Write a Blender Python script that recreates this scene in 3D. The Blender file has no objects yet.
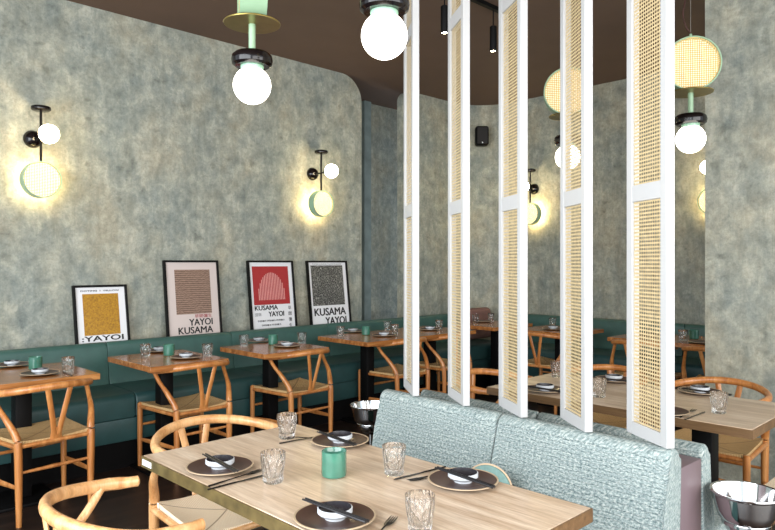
import bpy, bmesh, math, random
from mathutils import Vector, Matrix
random.seed(4)
C = bpy.context.scene.collection
PI = math.pi

# ------------------------------------------------------------ camera frame
FPX, CX, HY, EYE = 665.0, 387.5, 263.0, 1.41
RX, RY = 0.7108, -0.7034      # camera right in the room
FX, FY = 0.7034, 0.7108       # camera forward in the room
def on(px, py, h):
    """point of the horizontal plane at height h seen at a photo position"""
    z = FPX * (EYE - h) / (py - HY); x = (px - CX) / FPX * z
    return (x * RX + z * FX, x * RY + z * FY)

# ------------------------------------------------------------ materials
def srgb(r, g, b):
    f = lambda c: (c / 255) / 12.92 if c / 255 <= .04045 else (((c / 255) + .055) / 1.055) ** 2.4
    return (f(r), f(g), f(b), 1)
def new_mat(name):
    m = bpy.data.materials.new(name); m.use_nodes = True
    nt = m.node_tree; p = nt.nodes['Principled BSDF']
    return m, nt, p
def N(nt, kind, **kw):
    n = nt.nodes.new(kind)
    for k, v in kw.items():
        if k in n.inputs: n.inputs[k].default_value = v
        else: setattr(n, k, v)
    return n
def coords(nt, scale=(1, 1, 1), rnd=True):
    tc = N(nt, 'ShaderNodeTexCoord'); mp = N(nt, 'ShaderNodeMapping')
    mp.inputs['Scale'].default_value = scale
    if rnd:
        oi = N(nt, 'ShaderNodeObjectInfo'); ad = N(nt, 'ShaderNodeVectorMath', operation='ADD')
        ml = N(nt, 'ShaderNodeMath', operation='MULTIPLY'); ml.inputs[1].default_value = 37.0
        nt.links.new(oi.outputs['Random'], ml.inputs[0])
        nt.links.new(tc.outputs['Object'], ad.inputs[0]); nt.links.new(ml.outputs[0], ad.inputs[1])
        nt.links.new(ad.outputs[0], mp.inputs['Vector'])
    else:
        nt.links.new(tc.outputs['Object'], mp.inputs['Vector'])
    return mp.outputs[0]
def ramp(nt, src, stops):
    r = N(nt, 'ShaderNodeValToRGB'); e = r.color_ramp.elements
    while len(e) < len(stops): e.new(.5)
    for k, (p, c) in enumerate(stops): e[k].position = p; e[k].color = c
    nt.links.new(src, r.inputs[0]); return r.outputs[0]
def bump(nt, p, src, strength=.2, dist=.002):
    b = N(nt, 'ShaderNodeBump'); b.inputs['Strength'].default_value = strength; b.inputs['Distance'].default_value = dist
    nt.links.new(src, b.inputs['Height']); nt.links.new(b.outputs[0], p.inputs['Normal'])
def mixc(nt, a, b, fac, mode='MIX'):
    m = N(nt, 'ShaderNodeMix', data_type='RGBA', blend_type=mode)
    for s, v in ((6, a), (7, b), (0, fac)):
        if isinstance(v, (tuple, float, int)): m.inputs[s].default_value = v
        else: nt.links.new(v, m.inputs[s])
    return m.outputs[2]
def plain(name, col, rough=.5, metal=0, coat=0, noise=.06, nscale=30, spec=.5):
    m, nt, p = new_mat(name)
    n = N(nt, 'ShaderNodeTexNoise', Scale=nscale, Detail=4.0); nt.links.new(coords(nt), n.inputs['Vector'])
    lo = tuple(c * (1 - noise) for c in col[:3]) + (1,); hi = tuple(min(1, c * (1 + noise)) for c in col[:3]) + (1,)
    nt.links.new(ramp(nt, n.outputs[0], [(.3, lo), (.7, hi)]), p.inputs['Base Color'])
    p.inputs['Roughness'].default_value = rough; p.inputs['Metallic'].default_value = metal
    p.inputs['Coat Weight'].default_value = coat; p.inputs['Specular IOR Level'].default_value = spec
    return m
def wood(name, c1, c2, c3, along='y', scale=1.0, rough=.4, coat=.0, bmp=.15, spec=.5):
    m, nt, p = new_mat(name)
    s = {'x': (1.2, 16, 16), 'y': (16, 1.2, 16), 'z': (16, 16, 1.2)}[along]
    v = coords(nt, tuple(k * scale for k in s))
    n = N(nt, 'ShaderNodeTexNoise', Scale=1.5, Detail=7.0, Roughness=.62, Distortion=.6); nt.links.new(v, n.inputs['Vector'])
    n2 = N(nt, 'ShaderNodeTexNoise', Scale=7.0, Detail=5.0, Roughness=.7); nt.links.new(v, n2.inputs['Vector'])
    c = ramp(nt, n.outputs[0], [(.3, c1), (.5, c2), (.72, c3)])
    f = ramp(nt, n2.outputs[0], [(.38, (.62, .58, .52, 1)), (.6, (1, 1, 1, 1))])
    nt.links.new(mixc(nt, c, f, .55, 'MULTIPLY'), p.inputs['Base Color'])
    p.inputs['Roughness'].default_value = rough; p.inputs['Coat Weight'].default_value = coat; p.inputs['Coat Roughness'].default_value = .15
    p.inputs['Specular IOR Level'].default_value = spec
    bump(nt, p, n2.outputs[0], bmp, .001)
    return m
def emit(name, col, strength):
    m, nt, p = new_mat(name)
    p.inputs['Base Color'].default_value = (.9, .9, .9, 1)
    p.inputs['Emission Color'].default_value = col; p.inputs['Emission Strength'].default_value = strength
    p.inputs['Roughness'].default_value = .3
    return m

def wallpaper():
    m, nt, p = new_mat('weathered_plaster_wallpaper')
    v = coords(nt, rnd=False)
    def nz(sc, det, ro, stretch=None, dist=0.0):
        n = N(nt, 'ShaderNodeTexNoise', Scale=sc, Detail=det, Roughness=ro, Distortion=dist)
        if stretch:
            mp = N(nt, 'ShaderNodeMapping'); mp.inputs['Scale'].default_value = stretch; nt.links.new(v, mp.inputs['Vector']); nt.links.new(mp.outputs[0], n.inputs['Vector'])
        else: nt.links.new(v, n.inputs['Vector'])
        return n.outputs[0]
    a = nz(8.5, 14, .78, (1, 1, .8), .2); b = nz(2.2, 8, .66, (1, 1, .75)); c = nz(34, 6, .80, (1, 1, 1.3)); d = nz(6, 9, .78, (2.4, 2.4, .30)); e_ = nz(9, 3, .55, (1, 1, 1.2))
    base = ramp(nt, a, [(.33, srgb(96, 98, 88)), (.45, srgb(136, 138, 126)), (.54, srgb(166, 166, 151)), (.66, srgb(212, 206, 186))])
    tint = ramp(nt, b, [(.38, srgb(122, 138, 139)), (.52, srgb(158, 161, 148)), (.64, srgb(178, 168, 142))])
    k = mixc(nt, base, tint, .42)
    f = ramp(nt, c, [(.34, (.60, .60, .60, 1)), (.5, (.95, .95, .95, 1)), (.66, (1.0, 1.0, 1.0, 1))])
    k = mixc(nt, k, f, .6, 'MULTIPLY')
    g = ramp(nt, d, [(.40, (.72, .73, .72, 1)), (.54, (1, 1, 1, 1))])
    k = mixc(nt, k, g, .5, 'MULTIPLY')
    h = ramp(nt, e_, [(.27, (.62, .62, .60, 1)), (.38, (1, 1, 1, 1))])
    k = mixc(nt, k, h, .8, 'MULTIPLY')
    nt.links.new(k, p.inputs['Base Color'])
    p.inputs['Roughness'].default_value = .62
    bump(nt, p, c, .12, .002)
    return m

def cane(name, col, pitch=.0125, dark=None):
    m, nt, p = new_mat(name)
    tc = N(nt, 'ShaderNodeTexCoord'); sx = N(nt, 'ShaderNodeSeparateXYZ'); nt.links.new(tc.outputs['Object'], sx.inputs[0])
    def cell(src):
        d = N(nt, 'ShaderNodeMath', operation='DIVIDE'); d.inputs[1].default_value = pitch; nt.links.new(src, d.inputs[0])
        f = N(nt, 'ShaderNodeMath', operation='FRACT'); nt.links.new(d.outputs[0], f.inputs[0])
        s = N(nt, 'ShaderNodeMath', operation='SUBTRACT'); s.inputs[1].default_value = .5; nt.links.new(f.outputs[0], s.inputs[0])
        q = N(nt, 'ShaderNodeMath', operation='MULTIPLY'); nt.links.new(s.outputs[0], q.inputs[0]); nt.links.new(s.outputs[0], q.inputs[1])
        return q.outputs[0]
    ad = N(nt, 'ShaderNodeMath', operation='ADD'); nt.links.new(cell(sx.outputs['X']), ad.inputs[0]); nt.links.new(cell(sx.outputs['Z']), ad.inputs[1])
    gt = N(nt, 'ShaderNodeMath', operation='GREATER_THAN'); gt.inputs[1].default_value = .33 ** 2; nt.links.new(ad.outputs[0], gt.inputs[0])
    nt.links.new(gt.outputs[0], p.inputs['Alpha'])
    n = N(nt, 'ShaderNodeTexNoise', Scale=60.0, Detail=3.0); nt.links.new(coords(nt), n.inputs['Vector'])
    lo = tuple(c * .8 for c in col[:3]) + (1,)
    nt.links.new(ramp(nt, n.outputs[0], [(.35, lo), (.65, col)]), p.inputs['Base Color'])
    p.inputs['Roughness'].default_value = .5
    return m

def tweed():
    m, nt, p = new_mat('teal_tweed_weave')
    tc = N(nt, 'ShaderNodeTexCoord'); sx = N(nt, 'ShaderNodeSeparateXYZ'); nt.links.new(tc.outputs['Object'], sx.inputs[0])
    s = N(nt, 'ShaderNodeMath', operation='SUBTRACT'); nt.links.new(sx.outputs['Z'], s.inputs[0]); nt.links.new(sx.outputs['X'], s.inputs[1])
    cb = N(nt, 'ShaderNodeCombineXYZ'); ux = N(nt, 'ShaderNodeMath', operation='ADD'); nt.links.new(sx.outputs['Y'], ux.inputs[0]); nt.links.new(sx.outputs['X'], ux.inputs[1]); nt.links.new(ux.outputs[0], cb.inputs[0]); nt.links.new(s.outputs[0], cb.inputs[1])
    wob = N(nt, 'ShaderNodeTexNoise', Scale=22.0, Detail=2.0); nt.links.new(cb.outputs[0], wob.inputs['Vector'])
    wsc = N(nt, 'ShaderNodeVectorMath', operation='SCALE'); wsc.inputs['Scale'].default_value = .012; nt.links.new(wob.outputs['Color'], wsc.inputs[0])
    add = N(nt, 'ShaderNodeVectorMath', operation='ADD'); nt.links.new(cb.outputs[0], add.inputs[0]); nt.links.new(wsc.outputs[0], add.inputs[1])
    br = N(nt, 'ShaderNodeTexBrick'); nt.links.new(add.outputs[0], br.inputs['Vector'])
    br.inputs['Scale'].default_value = 1.0; br.inputs['Brick Width'].default_value = .075; br.inputs['Row Height'].default_value = .0130
    br.inputs['Mortar Size'].default_value = .0021; br.inputs['Mortar Smooth'].default_value = .6
    br.inputs['Color1'].default_value = srgb(116, 130, 129); br.inputs['Color2'].default_value = srgb(146, 157, 153); br.inputs['Mortar'].default_value = srgb(44, 58, 60)
    mp = N(nt, 'ShaderNodeMapping'); mp.inputs['Scale'].default_value = (60, 150, 1); nt.links.new(cb.outputs[0], mp.inputs['Vector'])
    n = N(nt, 'ShaderNodeTexNoise', Scale=1.6, Detail=5.0, Roughness=.75); nt.links.new(mp.outputs[0], n.inputs['Vector'])
    f = ramp(nt, n.outputs[0], [(.36, srgb(58, 80, 81)), (.5, srgb(134, 150, 149)), (.62, srgb(214, 216, 208))])
    nt.links.new(mixc(nt, br.outputs['Color'], f, .62), p.inputs['Base Color'])
    p.inputs['Roughness'].default_value = .85
    bump(nt, p, n.outputs[0], .6, .004)
    return m

def cord(name, c0, c1, c2):
    m, nt, p = new_mat(name)
    tc = N(nt, 'ShaderNodeTexCoord'); sx = N(nt, 'ShaderNodeSeparateXYZ'); nt.links.new(tc.outputs['Object'], sx.inputs[0])
    def ab(o, k):
        a = N(nt, 'ShaderNodeMath', operation='ABSOLUTE'); nt.links.new(o, a.inputs[0])
        b = N(nt, 'ShaderNodeMath', operation='MULTIPLY'); b.inputs[1].default_value = k; nt.links.new(a.outputs[0], b.inputs[0]); return b.outputs[0]
    gt = N(nt, 'ShaderNodeMath', operation='GREATER_THAN'); nt.links.new(ab(sx.outputs['X'], .9), gt.inputs[0]); nt.links.new(ab(sx.outputs['Y'], 1.0), gt.inputs[1])
    def st(o):
        a = N(nt, 'ShaderNodeMath', operation='MULTIPLY'); a.inputs[1].default_value = 2 * PI / .0075; nt.links.new(o, a.inputs[0])
        b = N(nt, 'ShaderNodeMath', operation='SINE'); nt.links.new(a.outputs[0], b.inputs[0]); return b.outputs[0]
    mx = N(nt, 'ShaderNodeMix', data_type='FLOAT'); nt.links.new(gt.outputs[0], mx.inputs[0])
    nt.links.new(st(sx.outputs['X']), mx.inputs[2]); nt.links.new(st(sx.outputs['Y']), mx.inputs[3])
    c = ramp(nt, mx.outputs[0], [(0.0, c0), (.3, c1), (1, c2)])
    df = N(nt, 'ShaderNodeMath', operation='SUBTRACT'); nt.links.new(gt.inputs[0].links[0].from_socket, df.inputs[0]); nt.links.new(gt.inputs[1].links[0].from_socket, df.inputs[1])
    c = mixc(nt, c, ramp(nt, ab(df.outputs[0], 1.0), [(.0, (.30, .22, .16, 1)), (.006, (1, 1, 1, 1))]), 1.0, 'MULTIPLY')  # crease darkening painted into the colour along the diagonal seams
    nt.links.new(c, p.inputs['Base Color']); p.inputs['Roughness'].default_value = .75
    bump(nt, p, mx.outputs[0], .5, .002)
    return m

def glassmat(name, tint=(1, 1, 1, 1), ridg=0.5):
    m, nt, p = new_mat(name)
    out = nt.nodes['Material Output']
    p.inputs['Base Color'].default_value = tint; p.inputs['Transmission Weight'].default_value = 1.0
    p.inputs['Roughness'].default_value = .06; p.inputs['IOR'].default_value = 1.47
    tr = N(nt, 'ShaderNodeBsdfTransparent'); mx = N(nt, 'ShaderNodeMixShader'); mx.inputs[0].default_value = .22
    nt.links.new(p.outputs[0], mx.inputs[1]); nt.links.new(tr.outputs[0], mx.inputs[2]); nt.links.new(mx.outputs[0], out.inputs['Surface'])
    n = N(nt, 'ShaderNodeTexVoronoi', Scale=90.0); nt.links.new(coords(nt, (1, 1, .45)), n.inputs['Vector'])
    bump(nt, p, n.outputs['Distance'], 1.0, .006)
    return m

def artfield(name, stops, scale, stretch=(1, 1, 1), kind='noise'):
    m, nt, p = new_mat(name)
    v = coords(nt, stretch, rnd=False)
    if kind == 'voronoi':
        n = N(nt, 'ShaderNodeTexVoronoi', Scale=scale, feature='DISTANCE_TO_EDGE'); src = n.outputs['Distance']
    elif kind == 'wave':
        n = N(nt, 'ShaderNodeTexWave', Scale=scale, Distortion=3.0, bands_direction='Z'); n.inputs['Detail Scale'].default_value = 3; src = n.outputs['Fac']
    else:
        n = N(nt, 'ShaderNodeTexNoise', Scale=scale, Detail=2.0, Roughness=.6); src = n.outputs[0]
    nt.links.new(v, n.inputs['Vector'])
    nt.links.new(ramp(nt, src, stops), p.inputs['Base Color']); p.inputs['Roughness'].default_value = .35
    return m

M = {}
M['wall'] = wallpaper()
M['wall_light'] = plain('pale_plaster_trim', srgb(128, 142, 140), .6, noise=.2, nscale=8)
M['ceiling'] = plain('dark_brown_ceiling_paint', srgb(94, 73, 60), .75, noise=.05, nscale=4)
M['floor'] = wood('dark_stained_floor_boards', srgb(24, 17, 14), srgb(44, 31, 25), srgb(62, 45, 36), 'x', .55, .38, bmp=.1)
M['top_pale'] = wood('pale_limed_oak', srgb(178, 150, 122), srgb(208, 184, 158), srgb(228, 210, 188), 'y', 1.1, .3, bmp=.08)
M['top_orange'] = wood('honey_lacquered_wood', srgb(126, 74, 34), srgb(168, 106, 54), srgb(202, 144, 84), 'x', 1.0, .26, .3, bmp=.05)
M['brass_edge'] = plain('aged_brass_edge', srgb(106, 92, 56), .42, metal=.4, noise=.35, nscale=22)
M['edge_brown'] = wood('dark_walnut_edge', srgb(84, 62, 38), srgb(108, 80, 50), srgb(124, 94, 62), 'y', 1, .45)
M['oak'] = wood('warm_lit_oak', srgb(158, 94, 44), srgb(192, 124, 66), srgb(214, 152, 90), 'z', .9, .32, .2, bmp=.04)  # chair oak with the orange tint of warm lamplight put into its colour
M['oak_pale'] = wood('pale_oak', srgb(184, 128, 76), srgb(212, 160, 106), srgb(228, 184, 136), 'z', .9, .35, .15, bmp=.04)  # same chair oak, lighter, without the warm lamplight tint
M['cord'] = cord('warm_lit_paper_cord', srgb(168, 128, 76), srgb(222, 186, 128), srgb(236, 206, 152))  # paper cord with warm lamplight put into its golden tone
M['cord_pale'] = cord('pale_paper_cord', srgb(214, 186, 148), srgb(248, 234, 208), srgb(252, 244, 224))
M['black'] = plain('matt_black_steel', srgb(9, 8, 8), .55, spec=.15)
M['gloss_black'] = plain('glossy_black_ceramic', srgb(12, 8, 9), .14, coat=.15, spec=.3)
M['leather'] = plain('teal_leather', srgb(58, 92, 85), .42, noise=.12, nscale=12)
M['leather_dark'] = plain('dark_teal_leather', srgb(40, 72, 71), .45, noise=.12, nscale=12)
M['rose'] = plain('dusty_rose_velvet', srgb(126, 92, 84), .8)
M['mauve'] = plain('mauve_brown_lacquer', srgb(104, 88, 92), .5, noise=.1, nscale=6)
M['tweed'] = tweed()
M['white'] = plain('white_satin_paint', srgb(178, 178, 177), .35, noise=.01)
M['cane'] = cane('natural_cane_webbing', srgb(194, 172, 130))
M['cane_fine'] = cane('fine_lamp_cane_webbing', srgb(222, 186, 118), .0105)
M['globe'] = emit('opal_glass_globe_lit', (1, .93, .80, 1), 6)
M['globe_warm'] = emit('warm_opal_glass_globe_lit', (1, .80, .48, 1), 38)
M['diffuser'] = emit('warm_drum_diffuser_lit', (1, .82, .48, 1), 2.0)
M['diffuser_back'] = emit('warm_drum_back_diffuser_lit', (1, .72, .32, 1), 22)
M['drum_glow'] = emit('faint_drum_diffuser_lit', (1, .70, .36, 1), .45)
M['spot_tip'] = emit('spotlight_bulb_lit', (1, .80, .5, 1), 60)
M['mint'] = plain('pale_mint_enamel', srgb(134, 162, 132), .35, noise=.03)
M['mint_dark'] = plain('sage_mint_enamel', srgb(132, 168, 144), .35, noise=.03)
M['brass'] = plain('olive_brass_plate', srgb(150, 132, 74), .3, metal=.85, noise=.1)
M['cable'] = plain('dark_red_textile_cable', srgb(60, 26, 22), .8)
M['wire'] = plain('steel_wire', srgb(150, 146, 138), .4, metal=.8)
M['chrome'] = plain('polished_steel', srgb(205, 205, 205), .09, metal=1.0, noise=.02)
M['plate'] = plain('dark_brown_stoneware', srgb(66, 41, 33), .42, coat=.08, noise=.25, nscale=18)
M['plate_rim'] = plain('bare_clay_rim', srgb(178, 156, 128), .6)
M['bowl_out'] = plain('white_glazed_ceramic', srgb(190, 194, 198), .25)
M['bowl_in'] = plain('charcoal_glaze', srgb(44, 42, 46), .25)
M['stick'] = plain('black_lacquer', srgb(24, 22, 24), .3)
M['steel'] = plain('dark_cutlery_steel', srgb(58, 54, 52), .25, metal=.8)
M['glass'] = glassmat('cut_clear_glass')
M['candle'] = plain('teal_green_glazed_glass', srgb(60, 112, 94), .12, coat=.5, noise=.12, nscale=25)
M['wax'] = plain('cream_wax', srgb(196, 214, 190), .6)
M['teal_plate'] = plain('speckled_teal_fabric', srgb(104, 134, 128), .6, noise=.15, nscale=60)
M['tan'] = plain('tan_piping', srgb(196, 168, 138), .5)
M['frame'] = plain('black_picture_frame', srgb(11, 10, 10), .5, spec=.2)
M['paper_white'] = plain('white_poster_paper', srgb(226, 226, 228), .5, noise=.01)
M['paper_pink'] = plain('blush_poster_paper', srgb(206, 192, 186), .5, noise=.01)
M['ink'] = plain('black_printing_ink', srgb(18, 18, 20), .5)
M['ink_red'] = plain('red_printing_ink', srgb(150, 40, 44), .5)
M['art_yellow'] = artfield('speckled_ochre_print', [(.3, srgb(136, 94, 8)), (.5, srgb(168, 120, 10)), (.7, srgb(184, 136, 24))], 90)
M['art_brown'] = artfield('brown_rippled_print', [(.1, srgb(100, 76, 64)), (.5, srgb(132, 106, 90)), (.9, srgb(154, 126, 108))], 18, kind='wave')
M['art_red'] = plain('crimson_print', srgb(160, 38, 40), .45)
M['art_pink'] = plain('pale_pink_print', srgb(214, 150, 144), .45)
M['art_black'] = artfield('black_and_white_speckled_print', [(.0, srgb(176, 176, 168)), (.05, srgb(120, 120, 116)), (.09, srgb(16, 16, 18))], 60, kind='voronoi')
M['grille'] = plain('black_speaker_mesh', srgb(24, 20, 20), .7)
M['tag'] = plain('white_paper_tag', srgb(232, 236, 238), .5)

# ------------------------------------------------------------ geometry helpers
class G:
    def __init__(s): s.b = bmesh.new()
    def box(s, x0, y0, z0, x1, y1, z1, bev=0, seg=2, mat=None):
        r = bmesh.ops.create_cube(s.b, size=1.0)
        vs = r['verts']
        for v in vs:
            v.co = Vector(((x0 + x1) / 2 + v.co.x * (x1 - x0), (y0 + y1) / 2 + v.co.y * (y1 - y0), (z0 + z1) / 2 + v.co.z * (z1 - z0)))
        if bev:
            es = list({e for v in vs for e in v.link_edges})
            bmesh.ops.bevel(s.b, geom=es, offset=bev, segments=seg, profile=.5, affect='EDGES')
        return s
    def lathe(s, prof, seg=32, at=(0, 0, 0), axis='z', close=False):
        rings = []
        for r, h in prof:
            ring = []
            if r < 1e-6:
                ring = [s.b.verts.new(s._ax(0, 0, h, axis, at))] * seg
            else:
                for k in range(seg):
                    a = 2 * PI * k / seg
                    ring.append(s.b.verts.new(s._ax(r * math.cos(a), r * math.sin(a), h, axis, at)))
            rings.append(ring)
        prs = list(zip(rings, rings[1:])) + ([(rings[-1], rings[0])] if close else [])
        for a, b in prs:
            for k in range(seg):
                q = []
                for v in (a[k], a[(k + 1) % seg], b[(k + 1) % seg], b[k]):
                    if v not in q: q.append(v)
                if len(q) > 2:
                    try: s.b.faces.new(q)
                    except ValueError: pass
        return s
    @staticmethod
    def _ax(x, y, h, axis, at):
        p = {'z': (x, y, h), 'y': (x, h, y), 'x': (h, x, y)}[axis]
        return (p[0] + at[0], p[1] + at[1], p[2] + at[2])
    def tube(s, pts, rad, seg=10, flat=None, up=(0, 0, 1), caps=True):
        """rad: number or list; flat: (side factor, up factor) of the section"""
        pts = [Vector(p) for p in pts]; n = len(pts)
        rad = rad if isinstance(rad, (list, tuple)) else [rad] * n
        fl = flat or (1, 1); rings = []
        for i, p in enumerate(pts):
            t = (pts[min(i + 1, n - 1)] - pts[max(i - 1, 0)]).normalized()
            u = Vector(up)
            if abs(t.dot(u)) > .98: u = Vector((0, 1, 0))
            a = t.cross(u).normalized(); b = a.cross(t).normalized()
            rings.append([s.b.verts.new(p + a * math.cos(2 * PI * k / seg) * rad[i] * fl[0] + b * math.sin(2 * PI * k / seg) * rad[i] * fl[1]) for k in range(seg)])
        for a, b in zip(rings, rings[1:]):
            for k in range(seg): s.b.faces.new((a[k], a[(k + 1) % seg], b[(k + 1) % seg], b[k]))
        if caps: s.b.faces.new(rings[0]); s.b.faces.new(rings[-1])
        return s
    def prism(s, prof, y0, y1, bev=0):
        """outline in (x, z) extruded along y"""
        a = [s.b.verts.new((x, y0, z)) for x, z in prof]; b = [s.b.verts.new((x, y1, z)) for x, z in prof]
        n = len(prof); f = [s.b.faces.new(a), s.b.faces.new(b)]
        for k in range(n): s.b.faces.new((a[k], a[(k + 1) % n], b[(k + 1) % n], b[k]))
        if bev:
            es = list({e for q in f for e in q.edges})
            bmesh.ops.bevel(s.b, geom=es, offset=bev, segments=3, profile=.5, affect='EDGES')
        return s
    def sphere(s, r, at=(0, 0, 0), seg=32):
        n = seg // 2
        return s.lathe([(r * math.sin(PI * k / n), -r * math.cos(PI * k / n)) for k in range(n + 1)], seg, at)
    def mesh(s, name, mat, smooth=40):
        bmesh.ops.recalc_face_normals(s.b, faces=s.b.faces[:])
        me = bpy.data.meshes.new(name); s.b.to_mesh(me); s.b.free()
        me.materials.append(M[mat] if isinstance(mat, str) else mat)
        if smooth:
            me.polygons.foreach_set('use_smooth', [True] * len(me.polygons)); me.set_sharp_from_angle(angle=math.radians(smooth))
        return me
    def build(s, name, mat, parent=None, loc=None, rot=None, smooth=40):
        o = bpy.data.objects.new(name, s.mesh(name, mat, smooth)); C.objects.link(o)
        if parent: o.parent = parent
        if loc: o.location = loc
        if rot: o.rotation_euler = rot
        return o
def smoothpts(ctrl, n=8):
    """Catmull-Rom through control points"""
    P = [Vector(c) for c in ctrl]; P = [P[0] * 2 - P[1]] + P + [P[-1] * 2 - P[-2]]; out = []
    for i in range(1, len(P) - 2):
        for k in range(n):
            t = k / n; a, b, c, d = P[i - 1:i + 3]
            out.append(.5 * ((2 * b) + (c - a) * t + (2 * a - 5 * b + 4 * c - d) * t * t + (3 * b - a - 3 * c + d) * t ** 3))
    out.append(P[-2]); return out
def tag(o, label, cat, group=None):
    o['label'] = label; o['category'] = cat
    if group: o['group'] = group
    return o
def thing(name, label, cat, loc=(0, 0, 0), rz=0, group=None):
    o = bpy.data.objects.new(name, None); C.objects.link(o); o.empty_display_size = .1
    o.location = loc; o.rotation_euler = (0, 0, rz)
    return tag(o, label, cat, group)
def dup(root, loc, rz, label, group=None):
    def cp(o, par):
        c = o.copy(); C.objects.link(c)
        if par: c.parent = par
        for ch in KIDS.get(o.name, []): cp(ch, c)
        return c
    KIDS = {}
    for o in list(bpy.data.objects):
        if o.parent: KIDS.setdefault(o.parent.name, []).append(o)
    r = cp(root, None); r.location = loc; r.rotation_euler = (0, 0, rz); r['label'] = label
    if group: r['group'] = group
    return r
USED = set()
def place(proto, loc, rz, label, group=None):
    if proto.name not in USED:
        USED.add(proto.name); proto.location = loc; proto.rotation_euler = (0, 0, rz); proto['label'] = label
        if group: proto['group'] = group
        return proto
    return dup(proto, loc, rz, label, group)
def struct(g, name, mat, smooth=40, **kw):
    o = g.build(name, mat, smooth=smooth, **kw); o['kind'] = 'structure'; return o

# ------------------------------------------------------------ room shell
H = 3.366; WY = 5.2; WX = 6.77
struct(G().box(-1.5, -2.2, -.1, 7.0, 6.2, 0), 'floor', 'floor')
struct(G().box(-1.5, -2.2, H, 7.0, 6.2, H + .1), 'ceiling', 'ceiling')
def shoulder_wall(x0, x1, side, r=.27):
    """outline in (x, z) with one rounded top shoulder at the free end"""
    p = []
    if side == 'right':
        p = [(x0, 0), (x1, 0)]
        for k in range(13):
            a = PI / 2 * k / 12; p.append((x1 - r + r * math.cos(a), H - r + r * math.sin(a)))
        p.append((x0, H))
    else:
        p = [(x0, 0), (x1, 0), (x1, H)]
        for k in range(13):
            a = PI / 2 + PI / 2 * k / 12; p.append((x0 + r + r * math.cos(a), H - r + r * math.sin(a)))
    return p
struct(G().prism(shoulder_wall(-1.5, 4.76, 'right'), WY, WY + .12), 'wall_left', 'wall', 30)
struct(G().prism(shoulder_wall(5.42, WX - .5, 'left', .12), WY, WY + .12), 'wall_left.001', 'wall', 30)
struct(G().box(4.3, 5.95, 0, 6.6, 6.05, H), 'wall_niche', 'wall')
struct(G().box(5.43, 5.88, 0, 5.54, 5.95, H), 'trim_1', 'wall_light')
struct(G().box(4.0, WY + .12, 0, 4.3, 6.05, H), 'wall_niche.001', 'wall')
# curved corner
g = G(); inn, out = [], []
for k in range(17):
    a = PI / 2 * k / 16
    inn.append((WX - .5 + .5 * math.sin(a), WY - .5 + .5 * math.cos(a))); out.append((WX - .5 + .62 * math.sin(a), WY - .5 + .62 * math.cos(a)))
pts = inn + out[::-1]
lo = [g.b.verts.new((x, y, 0)) for x, y in pts]; hi = [g.b.verts.new((x, y, H)) for x, y in pts]
n = len(pts)
for k in range(n): g.b.faces.new((lo[k], lo[(k + 1) % n], hi[(k + 1) % n], hi[k]))
struct(g, 'wall_corner', 'wall', 30)
struct(G().box(WX, -.2, 0, WX + .12, WY - .5, H), 'wall_back', 'wall')
struct(G().box(4.60, -1.6, 0, 4.78, 1.654, H), 'wall_right', 'wall')

# ------------------------------------------------------------ banquettes (long teal wall seats)
def banquette(name, label, L, seams, loc, rz):
    """runs along local x from 0 to L; wall surface at y = 0; sitter side is -y"""
    t = thing(name, label, 'banquette', loc, rz, None)
    G().box(0, -.66, 0, L, 0, .19).build('plinth', 'black', t)
    G().box(0, -.70, .19, L, 0, .345, .008).build('base_panel', 'leather_dark', t)
    for a, b in zip(seams, seams[1:]):
        prof = [(-.70, .35)] + [(-.70 + .045 * (1 - math.cos(q)), .465 + .045 * math.sin(q)) for q in [PI / 2 * k / 5 for k in range(6)]] + [(-.25, .515), (-.14, .50), (-.14, .35)]
        gg = G(); gg.prism([(y, z) for y, z in prof], a + .002, b - .002, .012)
        for v in gg.b.verts: v.co = Vector((v.co.y, v.co.x, v.co.z))
        gg.build('seat_cushion', 'leather_dark', t)
        pr = [(-.255, .50), (-.235, .60), (-.21, .74)] + [(-.172 - .036 * math.cos(q), .784 + .036 * math.sin(q)) for q in [PI * k / 8 for k in range(9)]] + [(-.136, .5)]
        gg = G(); gg.prism(pr, a + .002, b - .002, .012)
        for v in gg.b.verts: v.co = Vector((v.co.y, v.co.x, v.co.z))
        gg.build('back_cushion', 'leather', t)
    G().box(0, -.12, .345, L, 0, .725).build('ledge', 'leather_dark', t)
    return t
BL = 6.2
banquette('banquette', 'long teal leather banquette along the wall below the four framed posters', BL,
          [0, .81, 1.87, 2.93, 3.99, 5.05, BL], (.13, WY - .005, 0), 0)
banquette('banquette', 'teal leather banquette along the far wall behind the cane screen', 3.9, [0, .9, 1.9, 2.9, 3.9], (WX - .005, 4.45, 0), -PI / 2)
o = G().box(-.24, -.06, -.18, .24, .06, .18, .05, 4).build('cushion', 'rose', loc=(6.25, 4.83, .70), rot=(-.12, 0, -.05))
tag(o, 'dusty rose cushion propped on the teal corner seat behind the farthest table', 'cushion')

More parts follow.
